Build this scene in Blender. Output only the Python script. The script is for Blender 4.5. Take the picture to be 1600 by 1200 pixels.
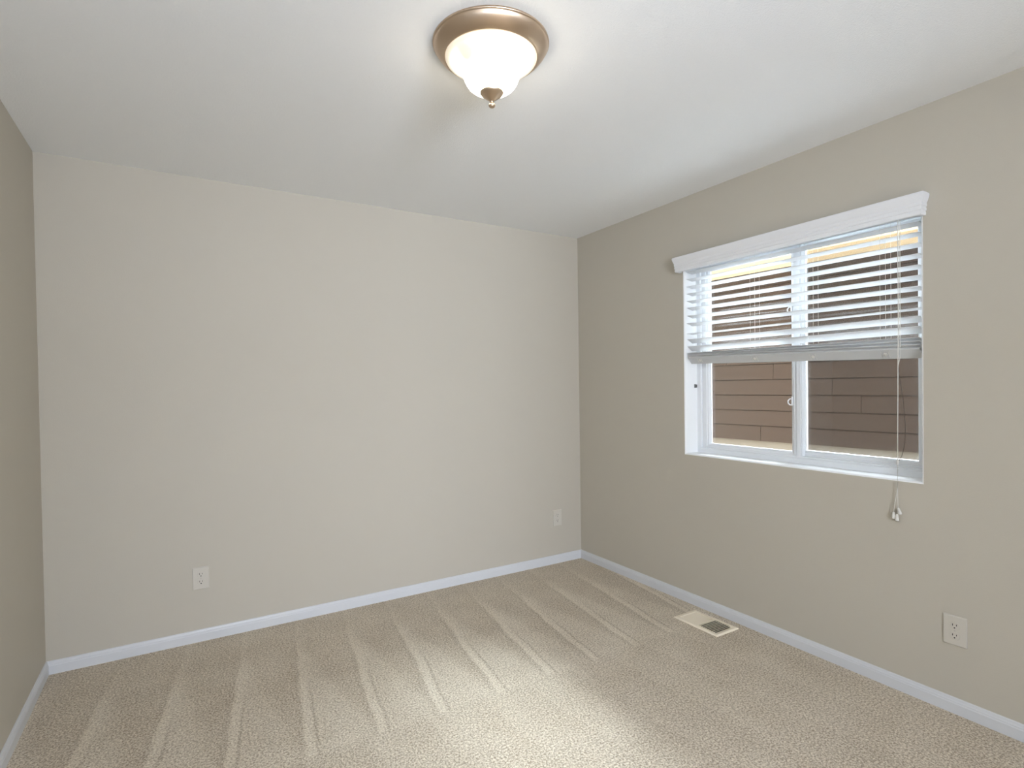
import bpy, bmesh, math, random
from mathutils import Vector, Matrix
from math import sin, cos, pi, radians

for o in list(bpy.data.objects):
    bpy.data.objects.remove(o)
S = bpy.context.scene
C = S.collection
random.seed(7)

# ------------------------------------------------------------------ camera
F_PX, YAW, PITCH, ROLL = 856.71, 0.543203, -0.0141525, -0.0142344
CAM = Vector((-2.60761, -3.32381, 1.32076))
fw = Vector((sin(YAW) * cos(PITCH), cos(YAW) * cos(PITCH), sin(PITCH)))
rt0 = Vector((cos(YAW), -sin(YAW), 0))
up0 = rt0.cross(fw)
rt = cos(ROLL) * rt0 + sin(ROLL) * up0
up = -sin(ROLL) * rt0 + cos(ROLL) * up0
cd = bpy.data.cameras.new('camera')
cam = bpy.data.objects.new('camera', cd)
C.objects.link(cam)
cd.sensor_width = 36
cd.lens = F_PX / 1600 * 36
cd.shift_y = 15.79 / 1600
cd.clip_start = 0.02
M = Matrix((rt, up, -fw)).transposed().to_4x4()
M.translation = CAM
cam.matrix_world = M
S.camera = cam

# ------------------------------------------------------------------ sky, exposure
S.view_settings.view_transform = 'Standard'
S.view_settings.look = 'None'
S.view_settings.gamma = 1
S.view_settings.use_curve_mapping = False
S.view_settings.exposure = 0.10
SKY = 10.0
W = bpy.data.worlds.new('sky')
S.world = W
W.use_nodes = True
bg = W.node_tree.nodes['Background']
bg.inputs[0].default_value = (0.84, 0.96, 1.10, 1)
bg.inputs[1].default_value = SKY
sd = bpy.data.lights.new('sun', 'SUN')
sd.energy = 140.0
sd.angle = radians(75)
sd.color = (0.90, 0.98, 1.10)
so = bpy.data.objects.new('sun', sd)
C.objects.link(so)
so.rotation_euler = Vector((-0.46, -0.27, -0.85)).to_track_quat('-Z', 'Y').to_euler()
so.location = (5, -4, 8)
LAMP = 12.0          # emission of the frosted glass shade
TORCH_FILL = 27.0        # watts of the fill uplighter added behind the camera
HALL_FILL = 210.0         # watts of the fill light added behind the open door


# ------------------------------------------------------------------ helpers
def lin(c):
    return tuple(((x / 255) / 12.92 if x / 255 <= 0.04045 else ((x / 255 + 0.055) / 1.055) ** 2.4) for x in c) + (1,)


def mat(name, col, rough=0.5, metal=0.0, spec=0.5, bump=None, **kw):
    m = bpy.data.materials.new(name)
    m.use_nodes = True
    nt = m.node_tree
    b = nt.nodes['Principled BSDF']
    b.inputs['Base Color'].default_value = col if len(col) == 4 else tuple(col) + (1,)
    b.inputs['Roughness'].default_value = rough
    b.inputs['Metallic'].default_value = metal
    b.inputs['Specular IOR Level'].default_value = spec
    if bump:
        sc, st, dist = bump
        tc = nt.nodes.new('ShaderNodeTexCoord')
        n = nt.nodes.new('ShaderNodeTexNoise')
        n.inputs['Scale'].default_value = sc
        n.inputs['Detail'].default_value = 3
        bp = nt.nodes.new('ShaderNodeBump')
        bp.inputs['Strength'].default_value = st
        bp.inputs['Distance'].default_value = dist
        nt.links.new(tc.outputs['Object'], n.inputs['Vector'])
        nt.links.new(n.outputs['Fac'], bp.inputs['Height'])
        nt.links.new(bp.outputs['Normal'], b.inputs['Normal'])
    return m


def obj(name, bm, m=None, parent=None, smooth=False, bevel=0.0):
    """link a bmesh built in world coordinates as ONE mesh object"""
    bmesh.ops.recalc_face_normals(bm, faces=bm.faces)
    me = bpy.data.meshes.new(name)
    bm.to_mesh(me)
    bm.free()
    if smooth:
        for p in me.polygons:
            p.use_smooth = True
    o = bpy.data.objects.new(name, me)
    C.objects.link(o)
    if m:
        me.materials.append(m)
    if parent is not None:
        me.transform(Matrix.Translation(-wpos(parent)))
        o.parent = parent
    if bevel:
        bv = o.modifiers.new('bevel', 'BEVEL')
        bv.width = bevel
        bv.segments = 2
        bv.limit_method = 'ANGLE'
    return o


def wpos(o):
    v = Vector((0, 0, 0))
    while o is not None:
        v += Vector(o.location)
        o = o.parent
    return v


def tag(o, label, cat, group=None, kind=None):
    o['label'] = label
    o['category'] = cat
    if group:
        o['group'] = group
    if kind:
        o['kind'] = kind
    return o


def thing(name, label, cat, loc, group=None, kind=None):
    o = bpy.data.objects.new(name, None)
    o.empty_display_size = 0.1
    C.objects.link(o)
    o.location = loc
    return tag(o, label, cat, group, kind)


def box(bm, x0, x1, y0, y1, z0, z1):
    vs = [bm.verts.new((x, y, z)) for x in (x0, x1) for y in (y0, y1) for z in (z0, z1)]
    for f in ((0, 1, 3, 2), (4, 6, 7, 5), (0, 4, 5, 1), (2, 3, 7, 6), (0, 2, 6, 4), (1, 5, 7, 3)):
        bm.faces.new([vs[i] for i in f])


def loft(bm, rings, closed=True, cap=True):
    """rings: lists of points, same length; joined in order"""
    vr = [[bm.verts.new(p) for p in r] for r in rings]
    n = len(vr[0])
    for a, b in zip(vr, vr[1:]):
        for i in range(n if closed else n - 1):
            j = (i + 1) % n
            bm.faces.new((a[i], a[j], b[j], b[i]))
    if cap and closed:
        bm.faces.new(vr[0][::-1])
        bm.faces.new(vr[-1])


def lathe(bm, prof, cx, cy, seg=96):
    """prof: (r, z) list; r = 0 closes to a point"""
    rows = []
    for r, z in prof:
        if r < 1e-6:
            rows.append([bm.verts.new((cx, cy, z))])
        else:
            rows.append([bm.verts.new((cx + r * cos(2 * pi * k / seg), cy + r * sin(2 * pi * k / seg), z)) for k in range(seg)])
    for a, b in zip(rows, rows[1:]):
        for k in range(seg):
            j = (k + 1) % seg
            if len(a) == 1 and len(b) == 1:
                continue
            if len(a) == 1:
                bm.faces.new((a[0], b[k], b[j]))
            elif len(b) == 1:
                bm.faces.new((a[k], a[j], b[0]))
            else:
                bm.faces.new((a[k], a[j], b[j], b[k]))


def tube(bm, pts, r, seg=8):
    pts = [Vector(p) for p in pts]
    rings = []
    for i, p in enumerate(pts):
        d = (pts[min(i + 1, len(pts) - 1)] - pts[max(i - 1, 0)]).normalized()
        a = d.cross(Vector((1, 0, 0)) if abs(d.x) < 0.9 else Vector((0, 1, 0))).normalized()
        b = d.cross(a)
        rr = r[i] if isinstance(r, (list, tuple)) else r
        rings.append([p + rr * (cos(2 * pi * k / seg) * a + sin(2 * pi * k / seg) * b) for k in range(seg)])
    loft(bm, rings)


def ring_yz(bm, y0, y1, z0, z1, prof):
    """mitred rectangular ring in a plane of constant x; prof: closed polygon of (inset, x)"""
    cor = [(y0, z0, 1, 1), (y1, z0, -1, 1), (y1, z1, -1, -1), (y0, z1, 1, -1)]
    vr = [[bm.verts.new((x, cy + sy * i, cz + sz * i)) for i, x in prof] for cy, cz, sy, sz in cor]
    n = len(prof)
    for k in range(4):
        a, b = vr[k], vr[(k + 1) % 4]
        for i in range(n):
            j = (i + 1) % n
            bm.faces.new((a[i], a[j], b[j], b[i]))


# ------------------------------------------------------------------ materials
WALL_C = lin((196, 189, 175))
m_wall = mat('wall_paint', WALL_C, 0.65, spec=0.25, bump=(260, 0.25, 0.0015))
m_ceil = mat('ceiling_paint', lin((245, 245, 244)), 0.8, spec=0.2, bump=(180, 0.45, 0.003))
m_trim = mat('trim_paint', lin((216, 217, 219)), 0.35, spec=0.4)
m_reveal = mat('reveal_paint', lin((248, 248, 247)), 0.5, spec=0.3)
m_vinyl = mat('white_vinyl', lin((236, 238, 240)), 0.35, spec=0.4)
m_blind = mat('blind_white', lin((240, 240, 241)), 0.4, spec=0.4)
m_val = mat('valance_white', lin((240, 240, 241)), 0.45, spec=0.3)
m_rail_shaded = mat('rail_shaded_white', lin((206, 206, 205)), 0.5, spec=0.3)  # bottom rail: shade on its underside mixed into the white
# thin slats let a little daylight through
nt = m_blind.node_tree
_b = nt.nodes['Principled BSDF']
_o = nt.nodes['Material Output']
_t = nt.nodes.new('ShaderNodeBsdfTranslucent')
_t.inputs[0].default_value = lin((240, 240, 238))
_m = nt.nodes.new('ShaderNodeMixShader')
_m.inputs[0].default_value = 0.15
nt.links.new(_b.outputs[0], _m.inputs[1])
nt.links.new(_t.outputs[0], _m.inputs[2])
nt.links.new(_m.outputs[0], _o.inputs[0])
m_cord = mat('cord_white', lin((225, 222, 214)), 0.8)
m_cord_shaded = mat('cord_shaded_grey', lin((70, 64, 60)), 0.8)  # looping cord: its shade painted in as dark grey
m_clip = mat('clip_grey', lin((120, 120, 118)), 0.4)
m_plate = mat('outlet_plastic', lin((206, 200, 188)), 0.35)
m_slot = mat('slot_dark', lin((40, 36, 32)), 0.7)
m_screw = mat('screw_paint', lin((190, 185, 176)), 0.3, 0.3)
m_reg = mat('register_cream', lin((244, 231, 208)), 0.4)
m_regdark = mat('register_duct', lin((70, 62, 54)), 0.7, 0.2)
m_nickel = mat('brushed_nickel', lin((205, 183, 159)), 0.33, 1.0)
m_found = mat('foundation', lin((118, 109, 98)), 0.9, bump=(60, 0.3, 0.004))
m_soffit = mat('soffit_paint', lin((232, 208, 172)), 0.7)
m_roof = mat('roof_shingle', lin((95, 88, 82)), 0.95, bump=(40, 0.5, 0.01))
m_ground = mat('gravel', lin((176, 164, 148)), 0.95, bump=(80, 0.6, 0.02))
m_ext = mat('house_siding', lin((96, 88, 78)), 0.8)

# anisotropic brushed look on the nickel: radial streaks in roughness
nt = m_nickel.node_tree
b = nt.nodes['Principled BSDF']
b.inputs['Anisotropic'].default_value = 0.6
tg = nt.nodes.new('ShaderNodeTangent')
tg.direction_type = 'RADIAL'
tg.axis = 'Z'
nt.links.new(tg.outputs[0], b.inputs['Tangent'])

# frosted lamp glass: it gives off the light
m_shade = mat('lit_frosted_glass', (0.75, 0.66, 0.50), 0.35)
b = m_shade.node_tree.nodes['Principled BSDF']
b.inputs['Emission Color'].default_value = (1.0, 0.90, 0.74, 1)
b.inputs['Emission Strength'].default_value = LAMP
# two bulbs inside: the rim and one spot between the bulbs glow weaker and warmer
nt = m_shade.node_tree
tcs = nt.nodes.new('ShaderNodeTexCoord')
sxz = nt.nodes.new('ShaderNodeSeparateXYZ')
nt.links.new(tcs.outputs['Object'], sxz.inputs[0])
vd = nt.nodes.new('ShaderNodeVectorMath')
vd.operation = 'DISTANCE'
vd.inputs[1].default_value = (-0.105, -0.030, -0.068)
nt.links.new(tcs.outputs['Object'], vd.inputs[0])
r1 = nt.nodes.new('ShaderNodeMapRange')
r1.interpolation_type = 'SMOOTHERSTEP'
for i_, x_ in zip((1, 2, 3, 4), (-0.078, -0.048, 1.0, 0.0)):
    r1.inputs[i_].default_value = x_
nt.links.new(sxz.outputs[2], r1.inputs[0])
r2 = nt.nodes.new('ShaderNodeMapRange')
r2.interpolation_type = 'SMOOTHERSTEP'
for i_, x_ in zip((1, 2, 3, 4), (0.012, 0.050, 0.0, 1.0)):
    r2.inputs[i_].default_value = x_
nt.links.new(vd.outputs['Value'], r2.inputs[0])
mu = nt.nodes.new('ShaderNodeMath')
mu.operation = 'MULTIPLY'
nt.links.new(r1.outputs[0], mu.inputs[0])
nt.links.new(r2.outputs[0], mu.inputs[1])
pw = nt.nodes.new('ShaderNodeMath')
pw.operation = 'POWER'
pw.inputs[1].default_value = 2.0
nt.links.new(mu.outputs[0], pw.inputs[0])
es = nt.nodes.new('ShaderNodeMath')
es.operation = 'MULTIPLY_ADD'
es.inputs[1].default_value = LAMP
es.inputs[2].default_value = 0.50
nt.links.new(pw.outputs[0], es.inputs[0])
nt.links.new(es.outputs[0], b.inputs['Emission Strength'])


def glass_mat(name, refl, tint=(0.93, 0.96, 0.95)):
    m = bpy.data.materials.new(name)
    m.use_nodes = True
    nt = m.node_tree
    nt.nodes.clear()
    out = nt.nodes.new('ShaderNodeOutputMaterial')
    mx = nt.nodes.new('ShaderNodeMixShader')
    tr = nt.nodes.new('ShaderNodeBsdfTransparent')
    gl = nt.nodes.new('ShaderNodeBsdfGlossy')
    fr = nt.nodes.new('ShaderNodeFresnel')
    fr.inputs['IOR'].default_value = refl
    tr.inputs[0].default_value = tint + (1,)
    gl.inputs['Roughness'].default_value = 0.0
    nt.links.new(fr.outputs[0], mx.inputs[0])
    nt.links.new(tr.outputs[0], mx.inputs[1])
    nt.links.new(gl.outputs[0], mx.inputs[2])
    nt.links.new(mx.outputs[0], out.inputs[0])
    return m


m_glass = glass_mat('window_glass', 1.5)

m_screen = bpy.data.materials.new('insect_screen')
m_screen.use_nodes = True
nt = m_screen.node_tree
nt.nodes.clear()
out = nt.nodes.new('ShaderNodeOutputMaterial')
mx = nt.nodes.new('ShaderNodeMixShader')
tr = nt.nodes.new('ShaderNodeBsdfTransparent')
df = nt.nodes.new('ShaderNodeBsdfDiffuse')
df.inputs[0].default_value = lin((60, 60, 60))
mx.inputs[0].default_value = 0.45
nt.links.new(tr.outputs[0], mx.inputs[1])
nt.links.new(df.outputs[0], mx.inputs[2])
nt.links.new(mx.outputs[0], out.inputs[0])


def N(nt, t, **kw):
    n = nt.nodes.new(t)
    for k, v in kw.items():
        setattr(n, k, v)
    return n


class G:
    """tiny math-node helper"""
    def __init__(s, nt):
        s.nt = nt

    def m(s, op, a, b=None, c=None, clamp=False):
        n = s.nt.nodes.new('ShaderNodeMath')
        n.operation = op
        n.use_clamp = clamp
        for i, v in enumerate((a, b, c)):
            if v is None:
                continue
            if isinstance(v, (int, float)):
                n.inputs[i].default_value = v
            else:
                s.nt.links.new(v, n.inputs[i])
        return n.outputs[0]

    def mr(s, v, a, b, c=0.0, d=1.0, smooth=True):
        n = s.nt.nodes.new('ShaderNodeMapRange')
        if smooth:
            n.interpolation_type = 'SMOOTHSTEP'
        s.nt.links.new(v, n.inputs[0])
        for i, x in zip((1, 2, 3, 4), (a, b, c, d)):
            n.inputs[i].default_value = x
        return n.outputs[0]


# carpet: speckled cut pile with vacuum tracks (pile brushed two ways, its sheen painted as colour)
m_carpet = bpy.data.materials.new('carpet')
m_carpet.use_nodes = True
nt = m_carpet.node_tree
b = nt.nodes['Principled BSDF']
b.inputs['Roughness'].default_value = 0.95
b.inputs['Specular IOR Level'].default_value = 0.1
b.inputs['Sheen Weight'].default_value = 0.15
g = G(nt)
tc = N(nt, 'ShaderNodeTexCoord')
sx = N(nt, 'ShaderNodeSeparateXYZ')
nt.links.new(tc.outputs['Object'], sx.inputs[0])
wob = N(nt, 'ShaderNodeTexNoise')
wob.inputs["Scale"].default_value = 3.0
wob.inputs['Detail'].default_value = 2
nt.links.new(tc.outputs['Object'], wob.inputs['Vector'])
wobv = g.m('MULTIPLY', g.m('SUBTRACT', wob.outputs["Fac"], 0.5), 0.045)
X, Y = sx.outputs[0], sx.outputs[1]
s1 = g.m('ADD', g.m('ADD', X, g.m('MULTIPLY', Y, -0.14)), wobv)
v = g.m('FRACT', g.m('DIVIDE', g.m('ADD', s1, 0.50 + 2.63), 0.263))
ridge = g.m('MULTIPLY', g.mr(v, 0.0, 0.30, 1, 0), g.mr(v, 0.0, 0.05, 0, 1))
ridge2 = g.mr(v, 0.93, 1.0, 0, 1)
reach = g.mr(Y, -0.35, -1.25, 0.10, 1.0, smooth=False)
tri = g.mr(g.m('SUBTRACT', reach, v), -0.12, 0.12, 0, 1)
inA = g.mr(g.m('ADD', Y, wobv), -1.30, -1.26, 0, 1)
patA = g.m('ADD', g.m('MULTIPLY', tri, 0.45), g.m('MULTIPLY', g.m('MAXIMUM', ridge, g.m('MULTIPLY', ridge2, 0.3)), 0.55))
gsub = g.m('MULTIPLY', g.mr(v, 0.88, 0.97, 0, 1), -0.25)
dline = g.m('MULTIPLY', g.m('MULTIPLY', g.mr(v, 0.13, 0.17, 0, 1), g.mr(v, 0.17, 0.22, 1, 0)), g.mr(Y, -0.6, -1.0, 0, -0.9))
patA = g.m('ADD', patA, dline)
patA = g.m('ADD', patA, gsub)
s2 = g.m('ADD', g.m('ADD', X, g.m('MULTIPLY', Y, 0.12)), g.m('MULTIPLY', wobv, 1.2))
v2 = g.m('FRACT', g.m('DIVIDE', g.m('ADD', s2, 5.0), 0.235))
patB = g.m('ADD', g.m('MULTIPLY', g.mr(v2, 0.0, 0.9, 0.8, 0.1), 0.5), g.m('MULTIPLY', g.mr(v2, 0.0, 0.08, 1, 0), 0.25))
patA = g.m('MULTIPLY_ADD', g.m('SUBTRACT', patA, 0.3), g.mr(Y, -0.15, -0.75, 0.25, 1.0), 0.3)
patB = g.m('MULTIPLY_ADD', g.m('SUBTRACT', patB, 0.4), 0.5, 0.28)
mxp = N(nt, 'ShaderNodeMix')
nt.links.new(inA, mxp.inputs[0])
nt.links.new(patB, mxp.inputs[2])
nt.links.new(patA, mxp.inputs[3])
big = N(nt, 'ShaderNodeTexNoise')
big.inputs['Scale'].default_value = 5.0
big.inputs['Detail'].default_value = 4
nt.links.new(tc.outputs['Object'], big.inputs['Vector'])
# tufts
sp = N(nt, 'ShaderNodeTexNoise')
sp.inputs['Scale'].default_value = 125
sp.inputs['Detail'].default_value = 4.0
sp.inputs['Roughness'].default_value = 0.75
nt.links.new(tc.outputs['Object'], sp.inputs['Vector'])
sp2 = N(nt, 'ShaderNodeTexVoronoi')
sp2.inputs['Scale'].default_value = 240
nt.links.new(tc.outputs['Object'], sp2.inputs['Vector'])
spk = g.m('ADD', g.m('MULTIPLY', g.m('SUBTRACT', sp.outputs['Fac'], 0.5), 2.1), g.m('MULTIPLY', g.m('SUBTRACT', sp2.outputs['Distance'], 0.4), -0.35))
tot = g.m('ADD', g.m('ADD', g.m('MULTIPLY', spk, 1.6), g.m('MULTIPLY', g.m('SUBTRACT', mxp.outputs[0], 0.36), 0.27)), g.m('MULTIPLY', g.m('SUBTRACT', big.outputs['Fac'], 0.5), 0.30))
fac = g.m('ADD', tot, 0.5, clamp=True)
cr = N(nt, 'ShaderNodeValToRGB')
cr.color_ramp.elements[0].color = lin((162, 144, 120))
cr.color_ramp.elements[1].color = lin((250, 240, 221))
e = cr.color_ramp.elements.new(0.5)
e.color = lin((222, 207, 184))
nt.links.new(fac, cr.inputs[0])
nt.links.new(cr.outputs[0], b.inputs['Base Color'])
bp = N(nt, 'ShaderNodeBump')
bp.inputs['Strength'].default_value = 0.7
bp.inputs['Distance'].default_value = 0.010
nt.links.new(sp.outputs['Fac'], bp.inputs['Height'])
nt.links.new(bp.outputs['Normal'], b.inputs['Normal'])

# brown lap siding: slight board to board tone
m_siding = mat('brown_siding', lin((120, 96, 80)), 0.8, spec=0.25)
nt = m_siding.node_tree
b = nt.nodes['Principled BSDF']
tc = N(nt, 'ShaderNodeTexCoord')
mp = N(nt, 'ShaderNodeMapping')
mp.inputs['Scale'].default_value = (1, 3, 60)
nn = N(nt, 'ShaderNodeTexNoise')
nn.inputs['Scale'].default_value = 3
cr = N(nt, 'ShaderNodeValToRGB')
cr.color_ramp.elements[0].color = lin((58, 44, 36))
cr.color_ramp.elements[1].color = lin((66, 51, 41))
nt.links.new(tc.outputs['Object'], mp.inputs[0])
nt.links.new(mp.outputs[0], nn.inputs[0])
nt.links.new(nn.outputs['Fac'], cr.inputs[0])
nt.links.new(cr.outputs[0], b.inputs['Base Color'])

# ------------------------------------------------------------------ room shell
H = 2.44
XL = -3.174
YF = -4.90          # wall behind the camera
YO0, YO1, ZO0, ZO1 = -2.263, -1.030, 0.902, 2.07     # window opening
WT = 0.20


def struct(name, bm, m, label, cat, bevel=0.0):
    return tag(obj(name, bm, m, bevel=bevel), label, cat, kind='structure')


bm = bmesh.new()
box(bm, XL - 0.12, WT, YF - 1.6, 0.12, -0.12, 0.0)
struct('floor', bm, m_carpet, 'beige speckled cut-pile carpet with vacuum tracks covering the whole floor', 'floor')
bm = bmesh.new()
box(bm, XL - 0.12, WT, YF - 1.6, 0.12, H, H + 0.12)
struct('ceiling', bm, m_ceil, 'flat white lightly textured ceiling around the flush lamp', 'ceiling')
bm = bmesh.new()
box(bm, XL - 0.12, WT, 0.0, 0.12, 0.0, H)
struct('wall_back', bm, m_wall, 'greige painted back wall facing the camera, with two outlets', 'wall')
bm = bmesh.new()
box(bm, XL - 0.12, XL, YF - 1.6, 0.0, 0.0, H)
struct('wall_left', bm, m_wall, 'narrow sliver of greige wall at the left edge of the picture', 'wall')

# right wall with the window opening; rounded drywall corner at the opening
bm = bmesh.new()
Rr = 0.008
cor = []


def oring(x, off):
    return [(x, YO0 - off, ZO0 - off), (x, YO1 + off, ZO0 - off), (x, YO1 + off, ZO1 + off), (x, YO0 - off, ZO1 + off)]


outer = [(0, YF - 1.6, 0), (0, 0, 0), (0, 0, H), (0, YF - 1.6, H)]
rings = [outer]
for k in range(5):
    a = k * pi / 8
    rings.append(oring(Rr * (1 - cos(a)), Rr * (1 - sin(a)) ))
rings.append(oring(WT, 0.0))
rings.append([(WT, p[1], p[2]) for p in outer])
rings.append(outer)
vr = [[bm.verts.new(p) for p in r] for r in rings[:-1]]
vr.append(vr[0])
for i, (a, bb) in enumerate(zip(vr, vr[1:])):
    for k in range(4):
        j = (k + 1) % 4
        f = bm.faces.new((a[k], a[j], bb[j], bb[k]))
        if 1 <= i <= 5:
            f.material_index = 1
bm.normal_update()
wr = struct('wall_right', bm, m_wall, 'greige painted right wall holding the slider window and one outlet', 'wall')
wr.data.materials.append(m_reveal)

# wall behind the camera with a doorway placed to pass the hall fill light
bm = bmesh.new()
DX0, DX1, DZ = -2.45, -1.55, 2.10
box(bm, XL, DX0, YF - 0.12, YF, 0, H)
box(bm, DX1, 0, YF - 0.12, YF, 0, H)
box(bm, DX0, DX1, YF - 0.12, YF, DZ, H)
struct('wall_front', bm, m_wall, 'greige wall behind the camera with a doorway placed for the fill light', 'wall')
bm = bmesh.new()
box(bm, XL, 0, YF - 1.6, YF - 1.5, 0, H)
struct('wall_hall', bm, m_wall, 'greige far wall of the hall behind the open doorway', 'wall')


# baseboards: profile (distance from wall, z)
BB = [(0, 0), (0.0125, 0), (0.0125, 0.040), (0.0105, 0.044), (0.0105, 0.048), (0.0075, 0.053), (0.006, 0.059), (0.003, 0.0615), (0, 0.0615)]
bm = bmesh.new()
loft(bm, [[(XL + d, -d, z) for d, z in BB], [(0 - d, -d, z) for d, z in BB]])
struct('baseboard_back', bm, m_trim, 'white baseboard along the foot of the back wall', 'baseboard')
bm = bmesh.new()
loft(bm, [[(-d, -d, z) for d, z in BB], [(-d, YF, z) for d, z in BB]])
struct('baseboard_right', bm, m_trim, 'white baseboard along the foot of the window wall', 'baseboard')
bm = bmesh.new()
loft(bm, [[(XL + d, -d, z) for d, z in BB], [(XL + d, YF, z) for d, z in BB]])
struct('baseboard_left', bm, m_trim, 'short white baseboard running down the left wall at the picture edge', 'baseboard')

# ------------------------------------------------------------------ window
win = thing('window_1', 'white vinyl two-panel slider window set in the right wall', 'window', (0.14, -1.65, ZO0), kind='structure')
FZ1 = ZO1
bm = bmesh.new()
ring_yz(bm, YO0, YO1, ZO0, FZ1, [(0, 0.106), (0.026, 0.106), (0.030, 0.110), (0.030, 0.118), (0.037, 0.118), (0.037, 0.19), (0, 0.19)])
obj('window_frame', bm, m_vinyl, win)
# left, sliding sash on the inner track
bm = bmesh.new()
SY0, SY1, SZ0, SZ1 = -1.678, -1.066, 0.914, 2.040
ring_yz(bm, SY0, SY1, SZ0, SZ1, [(0, 0.116), (0.024, 0.116), (0.028, 0.120), (0.036, 0.122), (0.046, 0.132), (0.046, 0.142), (0, 0.142)])
loft(bm, [[(0.116, SY0 + 0.022, z), (0.116, SY0 + 0.034, z), (0.120, SY0 + 0.038, z), (0.130, SY0 + 0.053, z), (0.142, SY0 + 0.053, z), (0.142, SY0 + 0.022, z)] for z in (SZ0 + 0.03, SZ1 - 0.03)])
ls = obj('sliding_sash', bm, m_vinyl, win)
bm = bmesh.new()
box(bm, 0.135, 0.139, SY0 + 0.04, SY1 - 0.04, SZ0 + 0.04, SZ1 - 0.04)
obj('glass_pane', bm, m_glass, ls)
for lz in (1.219, 1.697):       # D shaped finger latches on the meeting stile
    bm = bmesh.new()
    yc = SY0 + 0.046
    pts = [(0.118, yc, lz + 0.016), (0.112, yc + 0.009, lz + 0.015), (0.108, yc + 0.015, lz + 0.006), (0.108, yc + 0.015, lz - 0.006), (0.112, yc + 0.009, lz - 0.015), (0.118, yc, lz - 0.016)]
    tube(bm, pts, 0.0032, 8)
    box(bm, 0.113, 0.1215, yc - 0.006, yc + 0.001, lz - 0.018, lz + 0.028)
    la = obj('sash_latch', bm, m_vinyl, ls)
# right, fixed sash on the outer track
bm = bmesh.new()
ring_yz(bm, -2.232, -1.640, 0.925, 2.048, [(0, 0.146), (0.020, 0.146), (0.024, 0.150), (0.036, 0.150), (0.043, 0.156), (0.043, 0.175), (0, 0.175)])
fs = obj('fixed_sash', bm, m_vinyl, win)
bm = bmesh.new()
box(bm, 0.158, 0.162, -2.232 + 0.04, -1.640 - 0.04, 0.962, 2.01)
obj('glass_pane', bm, m_glass, fs)
bm = bmesh.new()
box(bm, 0.121, 0.147, SY0 - 0.0055, SY0 - 0.0005, SZ0 + 0.014, SZ1 - 0.01)
obj('interlock_strip', bm, m_vinyl, win)
# bug screen outside the right half
bm = bmesh.new()
ring_yz(bm, -2.232, -1.660, 0.94, 2.035, [(0, 0.178), (0.016, 0.178), (0.016, 0.186), (0, 0.186)])
sf = obj('screen_frame', bm, m_vinyl, win)
bm = bmesh.new()
vs = [bm.verts.new(p) for p in ((0.182, -2.217, 0.955), (0.182, -1.675, 0.955), (0.182, -1.675, 2.02), (0.182, -2.217, 2.02))]
bm.faces.new(vs)
obj('insect_screen', bm, m_screen, sf)

# ------------------------------------------------------------------ blind
bl = thing('venetian_blind', 'white faux-wood slat blind pulled halfway up over the slider window', 'blind', (0.035, -1.65, 2.0))
BY0, BY1 = YO0 + 0.010, YO1 - 0.008
# valance: profile (projection from wall, z), mitred returns to the wall
VP = [(0.000, 1.992), (0.040, 1.992), (0.0425, 1.996), (0.0425, 2.006), (0.041, 2.009), (0.0445, 2.013), (0.0445, 2.022),
      (0.043, 2.025), (0.046, 2.030), (0.046, 2.038), (0.045, 2.041), (0.049, 2.050), (0.054, 2.066), (0.055, 2.074), (0.053, 2.080), (0.000, 2.080)]
bm = bmesh.new()
VY0, VY1 = -2.268, -1.010
vr = []
path = [(0, VY0, 0, -1), (1, VY0, -1, -1), (2, VY1, -1, 1), (3, VY1, 0, 1)]
for k, (i, yc, dx, dy) in enumerate(path):
    row = []
    for d, z in VP[1:-1]:
        e = d - 0.042 + 0.002
        if i in (0, 3):
            row.append((-0.0005, yc + dy * (e + 0.012), z))
        else:
            row.append((-d, yc + dy * (e + 0.012), z))
    vr.append(row)
inner = []
for k, (i, yc, dx, dy) in enumerate(path):
    row = []
    for z in (2.080, 1.992):
        row.append((-0.0005 if i in (0, 3) else -0.030, yc - dy * 0.002, z))
    inner.append(row)
loft(bm, [a + c for a, c in zip(vr, inner)])
obj('valance', bm, m_val, bl)
bm = bmesh.new()
box(bm, 0.006, 0.062, BY0, BY1, 2.010, 2.052)
obj('headrail', bm, m_blind, bl, bevel=0.002)

SW, ST = 0.0505, 0.0030


def slat_bm(zl, zr, dz, th=ST, xc=0.035, width=SW, crown=0.0015, y0=BY0, y1=BY1):
    """back edge height zl at the far end, zr at the near end; front edge dz above the back edge"""
    b_ = bmesh.new()
    t = math.asin(max(-1, min(1, dz / width)))
    sec = []
    n = 6
    top, bot = [], []
    for k in range(n + 1):
        u = k / n - 0.5
        c = crown * (1 - 4 * u * u)
        e = th / 2 * (0.55 if k in (0, n) else 1.0)
        top.append((u, c + e))
        bot.append((u, c - e))
    for u, h in top + bot[::-1]:
        sec.append((width * u * cos(t) + h * sin(t), -width * u * sin(t) + h * cos(t)))
    rings = []
    for y, zb in ((y1, zl), (y0, zr)):
        zc = zb + dz / 2
        rings.append([(xc + a, y, zc + c) for a, c in sec])
    loft(b_, rings)
    return b_


SL = [(1.983, 1.970, .009), (1.940, 1.927, .008), (1.895, 1.881, .010), (1.851, 1.835, .011), (1.807, 1.789, .011),
      (1.764, 1.744, .013), (1.717, 1.699, .013), (1.670, 1.654, .014), (1.618, 1.618, .004), (1.565, 1.566, .023), (1.517, 1.519, .028)]
for zl, zr, dz in SL:
    obj('slat', slat_bm(zl, zr, dz), m_blind, bl, smooth=False)
NS = 3
for k in range(NS):
    a = k / (NS - 1)
    fl = 1.5060 - a * 0.0110
    fr = 1.5010 - a * 0.0300
    dz = 0.016
    obj('slat', slat_bm(fl - dz, fr - dz, dz, th=0.0030, crown=0.0010), m_blind, bl)

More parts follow.
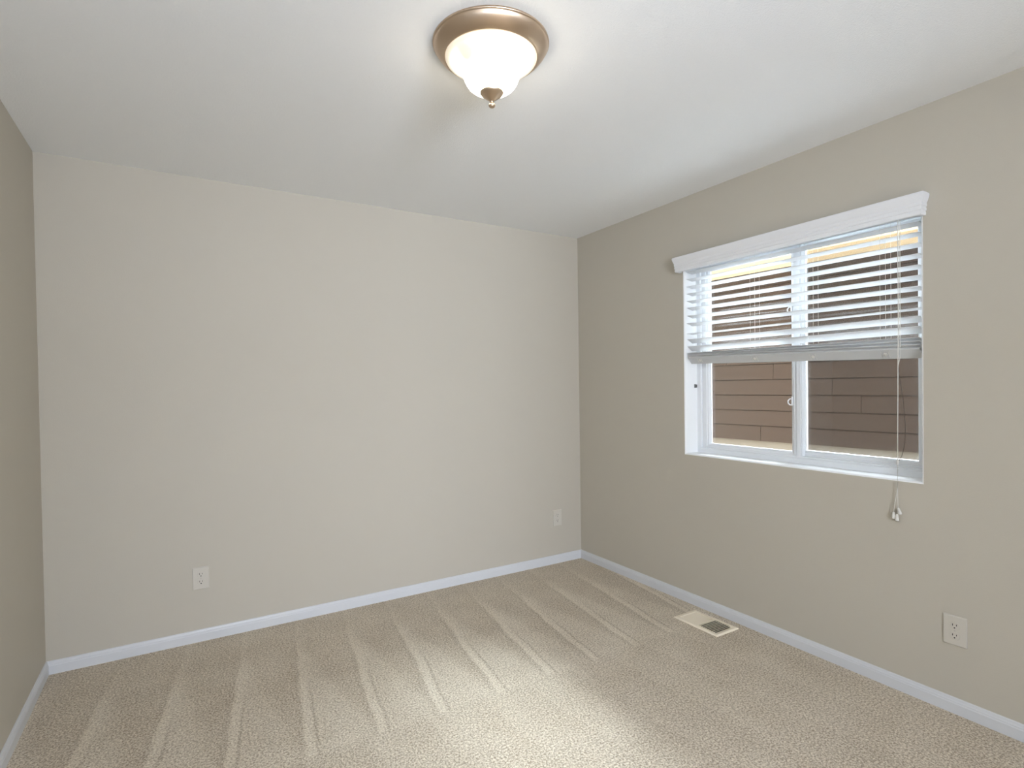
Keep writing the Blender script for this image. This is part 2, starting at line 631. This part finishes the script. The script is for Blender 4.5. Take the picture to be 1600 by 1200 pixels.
# bottom rail, resting tilted: front edge high
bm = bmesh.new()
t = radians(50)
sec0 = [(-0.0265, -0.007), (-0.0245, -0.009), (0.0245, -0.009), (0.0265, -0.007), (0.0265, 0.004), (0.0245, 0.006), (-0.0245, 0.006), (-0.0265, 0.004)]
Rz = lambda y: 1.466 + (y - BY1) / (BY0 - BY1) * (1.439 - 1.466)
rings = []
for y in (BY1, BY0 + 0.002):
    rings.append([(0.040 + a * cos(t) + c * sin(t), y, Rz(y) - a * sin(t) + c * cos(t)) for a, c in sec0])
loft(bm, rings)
br = obj('bottom_rail', bm, m_rail_shaded, bl)
LY = (-1.115, -1.478, -1.795, -2.115)
for y in LY:
    bm = bmesh.new()
    n_ = Vector((-sin(t), 0, -cos(t)))
    c0 = Vector((0.040, y, Rz(y))) + n_ * 0.009
    tube(bm, [c0 - n_ * 0.002, c0 + n_ * 0.0014, c0 + n_ * 0.0026], [0.0085, 0.0085, 0.006], 20)
    tube(bm, [c0, c0 + n_ * 0.0044, c0 + n_ * 0.0052], [0.0032, 0.0032, 0.001], 12)
    for q_ in (-1, 1):
        p0 = c0 + Vector((0, 0.014 * q_, 0))
        tube(bm, [p0 + Vector((-0.016 * cos(t), 0, 0.016 * sin(t))), p0 + n_ * 0.0012, p0 + Vector((0.016 * cos(t), 0, -0.016 * sin(t)))], 0.0009, 6)
    obj('cord_plug', bm, m_cord, br, smooth=True)
# ladder strings front and back plus the lift cord through the slats
for y in LY:
    for x, dy in ((0.0095, 0.010), (0.0605, -0.010)):
        bm = bmesh.new()
        tube(bm, [(x, y + dy, 2.012), (x, y + dy, 1.56), (x, y + dy, 1.49)], 0.0005, 6)
        obj('ladder_string', bm, m_cord, bl)
    bm = bmesh.new()
    tube(bm, [(0.035, y, 2.012), (0.035, y, 1.47)], 0.0006, 6)
    obj('lift_cord', bm, m_cord, bl)

# pull cords and tassels
cx = -0.014
bm = bmesh.new()
tube(bm, [(0.004, -2.184, 2.02), (cx + 0.003, -2.184, 1.99), (cx, -2.186, 1.6), (cx, -2.184, 1.38), (cx, -2.181, 0.985)], 0.0017, 8)
c1 = obj('pull_cord', bm, m_cord, bl, smooth=True)
bm = bmesh.new()
tube(bm, [(0.004, -2.192, 2.02), (cx + 0.003, -2.192, 1.99), (cx, -2.192, 1.42), (cx, -2.184, 1.38)], 0.0013, 8)
obj('pull_cord', bm, m_cord, bl, smooth=True)
bm = bmesh.new()
tube(bm, [(cx + .002, -2.184, 1.38), (cx + .004, -2.200, 1.25), (cx + .005, -2.208, 1.14), (cx + .005, -2.207, 1.06), (cx + .003, -2.196, 1.005), (cx, -2.183, 0.978)], 0.0010, 8)
o = obj('pull_cord', bm, m_cord_shaded, bl, smooth=True)
o['label'] = 'thin looping pull cord with its shade painted dark'
bm = bmesh.new()
tube(bm, [(cx, -2.1815, 0.988), (cx, -2.1815, 0.984), (cx, -2.1815, 0.968), (cx, -2.1815, 0.965)], [0.0015, 0.0042, 0.0042, 0.0015], 12)
obj('cord_connector', bm, m_cord, bl, smooth=True)
TS = [((-2.164, 0.748), (0.004, 0.3), -2.165), ((-2.177, 0.741), (0.0, 0.0), -2.178), ((-2.1895, 0.769), (-0.25, 0.0), -2.183)]
for (ty, tz), (tilt, _), yt in TS:
    top = Vector((cx, yt, tz + 0.014))
    ax = Vector((0, sin(tilt), -cos(tilt)))
    bm = bmesh.new()
    tube(bm, [(cx, -2.1815, 0.966), (cx, -2.181, 0.87), tuple(top)], 0.0008, 6)
    tcord = obj('tassel_cord', bm, m_cord, bl)
    bm = bmesh.new()
    pr = [(0, .0015), (.002, .0038), (.006, .0046), (.018, .0066), (.026, .0072), (.0285, .0064), (.029, .003)]
    tube(bm, [tuple(top + ax * d) for d, r in pr], [r for d, r in pr], 16)
    obj('tassel', bm, m_cord, bl, smooth=True)

# hold-down clip screwed to the far reveal
clip = thing('blind_bracket', 'small grey hold-down bracket on the far side of the window opening', 'bracket', (0.087, YO1, 1.307))
bm = bmesh.new()
box(bm, 0.080, 0.096, YO1 - 0.0015, YO1, 1.296, 1.318)
obj('mounting_plate', bm, m_clip, clip)
bm = bmesh.new()
for xx in (0.0815, 0.0915):
    box(bm, xx, xx + 0.003, YO1 - 0.010, YO1 - 0.001, 1.297, 1.316)
obj('prong', bm, m_clip, clip)

# ------------------------------------------------------------------ flush ceiling lamp
LX, LYc = -1.7165, -1.7465
lamp = thing('ceiling_lamp', 'brushed nickel flush ceiling lamp with a lit frosted glass bell', 'ceiling light', (LX, LYc, H))
bm = bmesh.new()
lathe(bm, [(0.183, H), (0.189, H - .001), (0.190, H - .005), (0.1885, H - .008), (0.187, H - .0085), (0.186, H - .012), (0.180, H - .022), (0.170, H - .034),
           (0.160, H - .043), (0.154, H - .047), (0.1515, H - .0475), (0.150, H - .045), (0.150, H - .015), (0.0, H - .012)], LX, LYc)
obj('pan', bm, m_nickel, lamp, smooth=True)
bm = bmesh.new()
gp = [(0.1495, 2.400), (0.1497, 2.393), (0.147, 2.388), (0.136, 2.3835), (0.122, 2.377), (0.110, 2.368), (0.101, 2.357), (0.095, 2.343), (0.090, 2.330),
      (0.085, 2.318), (0.077, 2.306), (0.066, 2.297), (0.052, 2.290), (0.038, 2.285), (0.015, 2.283), (0.0, 2.283)]
lathe(bm, gp, LX, LYc)
sh = obj('glass_shade', bm, m_shade, lamp, smooth=True)
bm = bmesh.new()
lathe(bm, [(0.0, 2.2868), (0.034, 2.2868), (0.0385, 2.2845), (0.0385, 2.282), (0.034, 2.276), (0.026, 2.270), (0.018, 2.264), (0.011, 2.259), (0.007, 2.255),
           (0.0055, 2.2525), (0.0052, 2.2505), (0.0078, 2.249), (0.0105, 2.2455), (0.0112, 2.242), (0.0100, 2.238), (0.006, 2.235), (0.0, 2.2342)], LX, LYc, 48)
obj('finial', bm, m_nickel, lamp, smooth=True)

# ------------------------------------------------------------------ outlets


def outlet(label, at, axis):
    """axis 'x': on the back wall (y=0) ; 'y': on the right wall (x=0)"""
    t_ = thing('wall_outlet', label, 'outlet', at, group='duplex wall outlets')
    W2, H2, D = 0.0385, 0.0585, 0.006

    def P(u, v_, d):
        return (at[0] + u, at[1] - d, at[2] + v_) if axis == 'x' else (at[0] - d, at[1] - u, at[2] + v_)

    def slab(bm_, pts, d0, d1, inset=0.0):
        cxy = (sum(p[0] for p in pts) / len(pts), sum(p[1] for p in pts) / len(pts))

        def sc(p, k):
            dx, dy = p[0] - cxy[0], p[1] - cxy[1]
            L = math.hypot(dx, dy) or 1
            return (p[0] - dx / L * k, p[1] - dy / L * k)
        rings_ = [[P(*p, d0) for p in pts]]
        if inset:
            rings_.append([P(*p, d1 - inset * 0.7) for p in pts])
            rings_.append([P(*sc(p, inset), d1) for p in pts])
        else:
            rings_.append([P(*p, d1) for p in pts])
        loft(bm_, rings_)
    bm_ = bmesh.new()
    slab(bm_, [(-W2, -H2), (W2, -H2), (W2, H2), (-W2, H2)], 0, D, 0.0035)
    obj('cover_plate', bm_, m_plate, t_)
    for s in (-1, 1):
        vc = s * 0.0197
        bm_ = bmesh.new()
        pts = []
        for k in range(32):
            a = 2 * pi * k / 32
            pts.append((0.0172 * cos(a), vc + max(-0.0142, min(0.0142, 0.0172 * sin(a)))))
        slab(bm_, pts, D - 0.002, D + 0.0016, 0.001)
        rc = obj('receptacle', bm_, m_plate, t_)
        bm_ = bmesh.new()
        for u, hh in ((-0.0064, 0.0042), (0.0064, 0.0034)):
            slab(bm_, [(u - .0012, vc + .0035 - hh), (u + .0012, vc + .0035 - hh), (u + .0012, vc + .0035 + hh), (u - .0012, vc + .0035 + hh)], D, D + 0.0019)
        pts = [(0.0028 * cos(2 * pi * k / 16), vc - 0.0078 + 0.0026 * sin(2 * pi * k / 16)) for k in range(16)]
        slab(bm_, pts, D, D + 0.0019)
        obj('slots', bm_, m_slot, rc)
    bm_ = bmesh.new()
    slab(bm_, [(0.0026 * cos(2 * pi * k / 16), 0.0026 * sin(2 * pi * k / 16)) for k in range(16)], D - .001, D + 0.0009)
    obj('screw', bm_, m_screw, t_)
    return t_


outlet('duplex outlet low on the back wall, the one further left', (-2.536, 0, 0.333), 'x')
outlet('duplex outlet on the back wall close to the room corner', (-0.2235, 0, 0.336), 'x')
outlet('duplex outlet on the right wall below and beyond the window', (0, -2.377, 0.329), 'y')

# ------------------------------------------------------------------ floor register
rg = thing('floor_register', 'cream metal floor vent in the carpet beside the right baseboard', 'floor vent', (-0.158, -1.293, 0.0))
RX0, RX1, RY0, RY1 = -0.247, -0.070, -1.441, -1.148
bm = bmesh.new()
IX0, IX1, IY0, IY1 = RX0 + .024, RX1 - .020, RY0 + .022, RY1 - .022
IM = -1.297


def frame_xy(bm_, o_, i_, prof_top, z0):
    (a0, a1, b0, b1), (c0, c1, d0, d1) = o_, i_
    rr = [[(a0, b0, z0), (a1, b0, z0), (a1, b1, z0), (a0, b1, z0)],
          [(a0, b0, z0 + .002), (a1, b0, z0 + .002), (a1, b1, z0 + .002), (a0, b1, z0 + .002)],
          [(a0 + .006, b0 + .006, prof_top), (a1 - .006, b0 + .006, prof_top), (a1 - .006, b1 - .006, prof_top), (a0 + .006, b1 - .006, prof_top)],
          [(c0, d0, prof_top), (c1, d0, prof_top), (c1, d1, prof_top), (c0, d1, prof_top)],
          [(c0, d0, z0), (c1, d0, z0), (c1, d1, z0), (c0, d1, z0)]]
    vr_ = [[bm_.verts.new(p) for p in r] for r in rr]
    vr_.append(vr_[0])
    for a, c in zip(vr_, vr_[1:]):
        for k in range(4):
            bm_.faces.new((a[k], a[(k + 1) % 4], c[(k + 1) % 4], c[k]))


frame_xy(bm, (RX0, RX1, RY0, RY1), (IX0, IX1, IY0, IY1), 0.0085, 0.001)
obj('frame', bm, m_reg, rg)
bm = bmesh.new()
box(bm, IX0, IX1, IM - 0.004, IM + 0.004, 0.003, 0.0085)
obj('divider', bm, m_reg, rg)
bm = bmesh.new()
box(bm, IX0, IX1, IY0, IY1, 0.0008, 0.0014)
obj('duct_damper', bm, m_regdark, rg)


def louvers(y0, y1, n, lean, name):
    p_ = (y1 - y0) / n
    for k in range(n):
        yc = y0 + (k + 0.5) * p_
        b_ = bmesh.new()
        w = 0.0042 if lean < 0 else 0.0075
        z0_, z1_ = (0.0018, 0.0078) if lean < 0 else (0.0012, 0.0038)
        dy = lean * w
        th = 0.0011 if lean < 0 else 0.0006
        r0 = [(IX0, yc - dy - th, z0_), (IX0, yc - dy + th, z0_), (IX0, yc + dy + th, z1_), (IX0, yc + dy - th, z1_)]
        r1 = [(IX1, p[1], p[2]) for p in r0]
        loft(b_, [r0, r1])
        obj('louver', b_, m_reg, rg)


louvers(IY0, IM - 0.004, 9, -0.45, 'a')
louvers(IM + 0.004, IY1, 9, 0.74, 'b')
bm = bmesh.new()
box(bm, IX1 - .016, IX1 - .006, IY0 + 0.001, IY0 + .010, 0.007, 0.0125)
obj('lever', bm, m_reg, rg, bevel=0.001)

# ------------------------------------------------------------------ outdoors
GZ = -0.35
bm = bmesh.new()
box(bm, WT, 14, -14, 14, GZ - 0.2, GZ)
tag(obj('ground', bm, m_ground), 'pale gravel ground between the two houses', 'ground', kind='structure')
# outer face of this house, built tall and dark to dim the neighbour siding
bm = bmesh.new()
for a, c, d, e_ in ((-9, YO0 - 0.0, GZ, 4.6), (YO1 + 0.0, 5, GZ, 4.6)):
    box(bm, WT, WT + 0.03, a, c, d, e_)
box(bm, WT, WT + 0.03, YO0, YO1, GZ, ZO0)
box(bm, WT, WT + 0.03, YO0, YO1, ZO1, 4.6)
tag(obj('wall_exterior', bm, m_ext), 'outer cladding of this house around the window, raised to block sky light', 'wall', kind='structure')

hs = thing('neighbour_house', 'house with brown lap siding seen through the slider window', 'house', (3.0, 1.2, GZ))
NX = 3.0
SZB, SZT, PI_ = 0.651, 2.583, 0.1755
bm = bmesh.new()
box(bm, NX + 0.012, NX + 0.3, -9, 9, GZ, SZB + 0.01)
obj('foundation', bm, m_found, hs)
bm = bmesh.new()
zc = SZB
course = 0
while zc < SZT:
    z1 = min(zc + PI_, SZT + .02)
    rnd = random.Random(course * 13 + 5)
    seams = []
    y = -9 + rnd.uniform(0, 3.6)
    while y < 9:
        seams.append(y)
        y += 3.66
    # seams the picture shows
    fixed = {5: 0.98, 4: 0.41, 2: -0.48}
    if course in fixed:
        seams = [s for s in seams if abs(s - fixed[course]) > 1.8] + [fixed[course]]
        seams.sort()
    edges = [-9] + seams + [9]
    for a, c in zip(edges, edges[1:]):
        a2, c2 = a + 0.002, c - 0.002
        r0 = [(NX - 0.014, a2, zc + 0.0065), (NX + 0.02, a2, zc + 0.0065), (NX + 0.02, a2, z1), (NX - 0.003, a2, z1)]
        r1 = [(p[0], c2, p[2]) for p in r0]
        loft(bm, [r0, r1])
    zc += PI_
    course += 1
box(bm, NX + 0.016, NX + 0.03, -9, 9, SZB + 0.005, SZT)
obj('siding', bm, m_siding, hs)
bm = bmesh.new()
box(bm, NX - 0.60, NX + 0.02, -9.2, 9.2, SZT, SZT + 0.02)
obj('soffit', bm, m_soffit, hs)
bm = bmesh.new()
box(bm, NX - 0.625, NX - 0.60, -9.2, 9.2, SZT - 0.02, SZT + 0.17)
obj('fascia', bm, m_soffit, hs)
bm = bmesh.new()
loft(bm, [[(NX - 0.68, y, SZT + 0.17), (NX + 3.0, y, SZT + 1.6), (NX + 3.0, y, SZT + 1.57), (NX - 0.68, y, SZT + 0.14)] for y in (-9.3, 9.3)])
obj('roof', bm, m_roof, hs)
hs.rotation_euler = (0, 0, radians(5))

# ------------------------------------------------------------------ unseen fill light added in the hall behind the doorway
hl = bpy.data.lights.new('hall_fill_light', 'AREA')
hl.shape = 'RECTANGLE'
hl.size = 1.3
hl.size_y = 1.25
hl.energy = HALL_FILL
hl.color = (0.88, 0.975, 1.15)
ho = bpy.data.objects.new('hall_fill_light', hl)
C.objects.link(ho)
ho.location = (-2.25, YF - 1.47, 1.35)
ho.rotation_euler = (radians(90), 0, 0)

# ------------------------------------------------------------------ unseen uplighter added behind the camera as fill
TX, TY, TZ = -2.75, -3.95, 1.40
tl = thing('fill_uplighter', 'white torchiere uplighter added behind the camera as fill light', 'fill light', (TX, TY, 0))
bm = bmesh.new()
lathe(bm, [(0, 0), (0.14, 0), (0.14, 0.012), (0.12, 0.022), (0.03, 0.03), (0, 0.03)], TX, TY, 48)
obj('base', bm, m_trim, tl, smooth=True)
bm = bmesh.new()
lathe(bm, [(0, 0.02), (0.012, 0.02), (0.012, TZ - .11), (0, TZ - .11)], TX, TY, 24)
obj('pole', bm, m_trim, tl, smooth=True)
bm = bmesh.new()
lathe(bm, [(0, TZ - .13), (0.04, TZ - .13), (0.10, TZ - .10), (0.15, TZ - .05), (0.17, TZ + .01), (0.165, TZ + .01), (0.145, TZ - .045), (0.10, TZ - .09), (0, TZ - .115)], TX, TY, 48)
obj('fill_lamp_shade', bm, m_trim, tl, smooth=True)
tld = bpy.data.lights.new('torchiere_fill_light', 'AREA')
tld.shape = 'DISK'
tld.size = 0.24
tld.energy = TORCH_FILL
tld.color = (0.82, 0.97, 1.25)
to = bpy.data.objects.new('torchiere_fill_light', tld)
C.objects.link(to)
to.location = (TX, TY, TZ + .005)
to.rotation_euler = (pi, 0, 0)
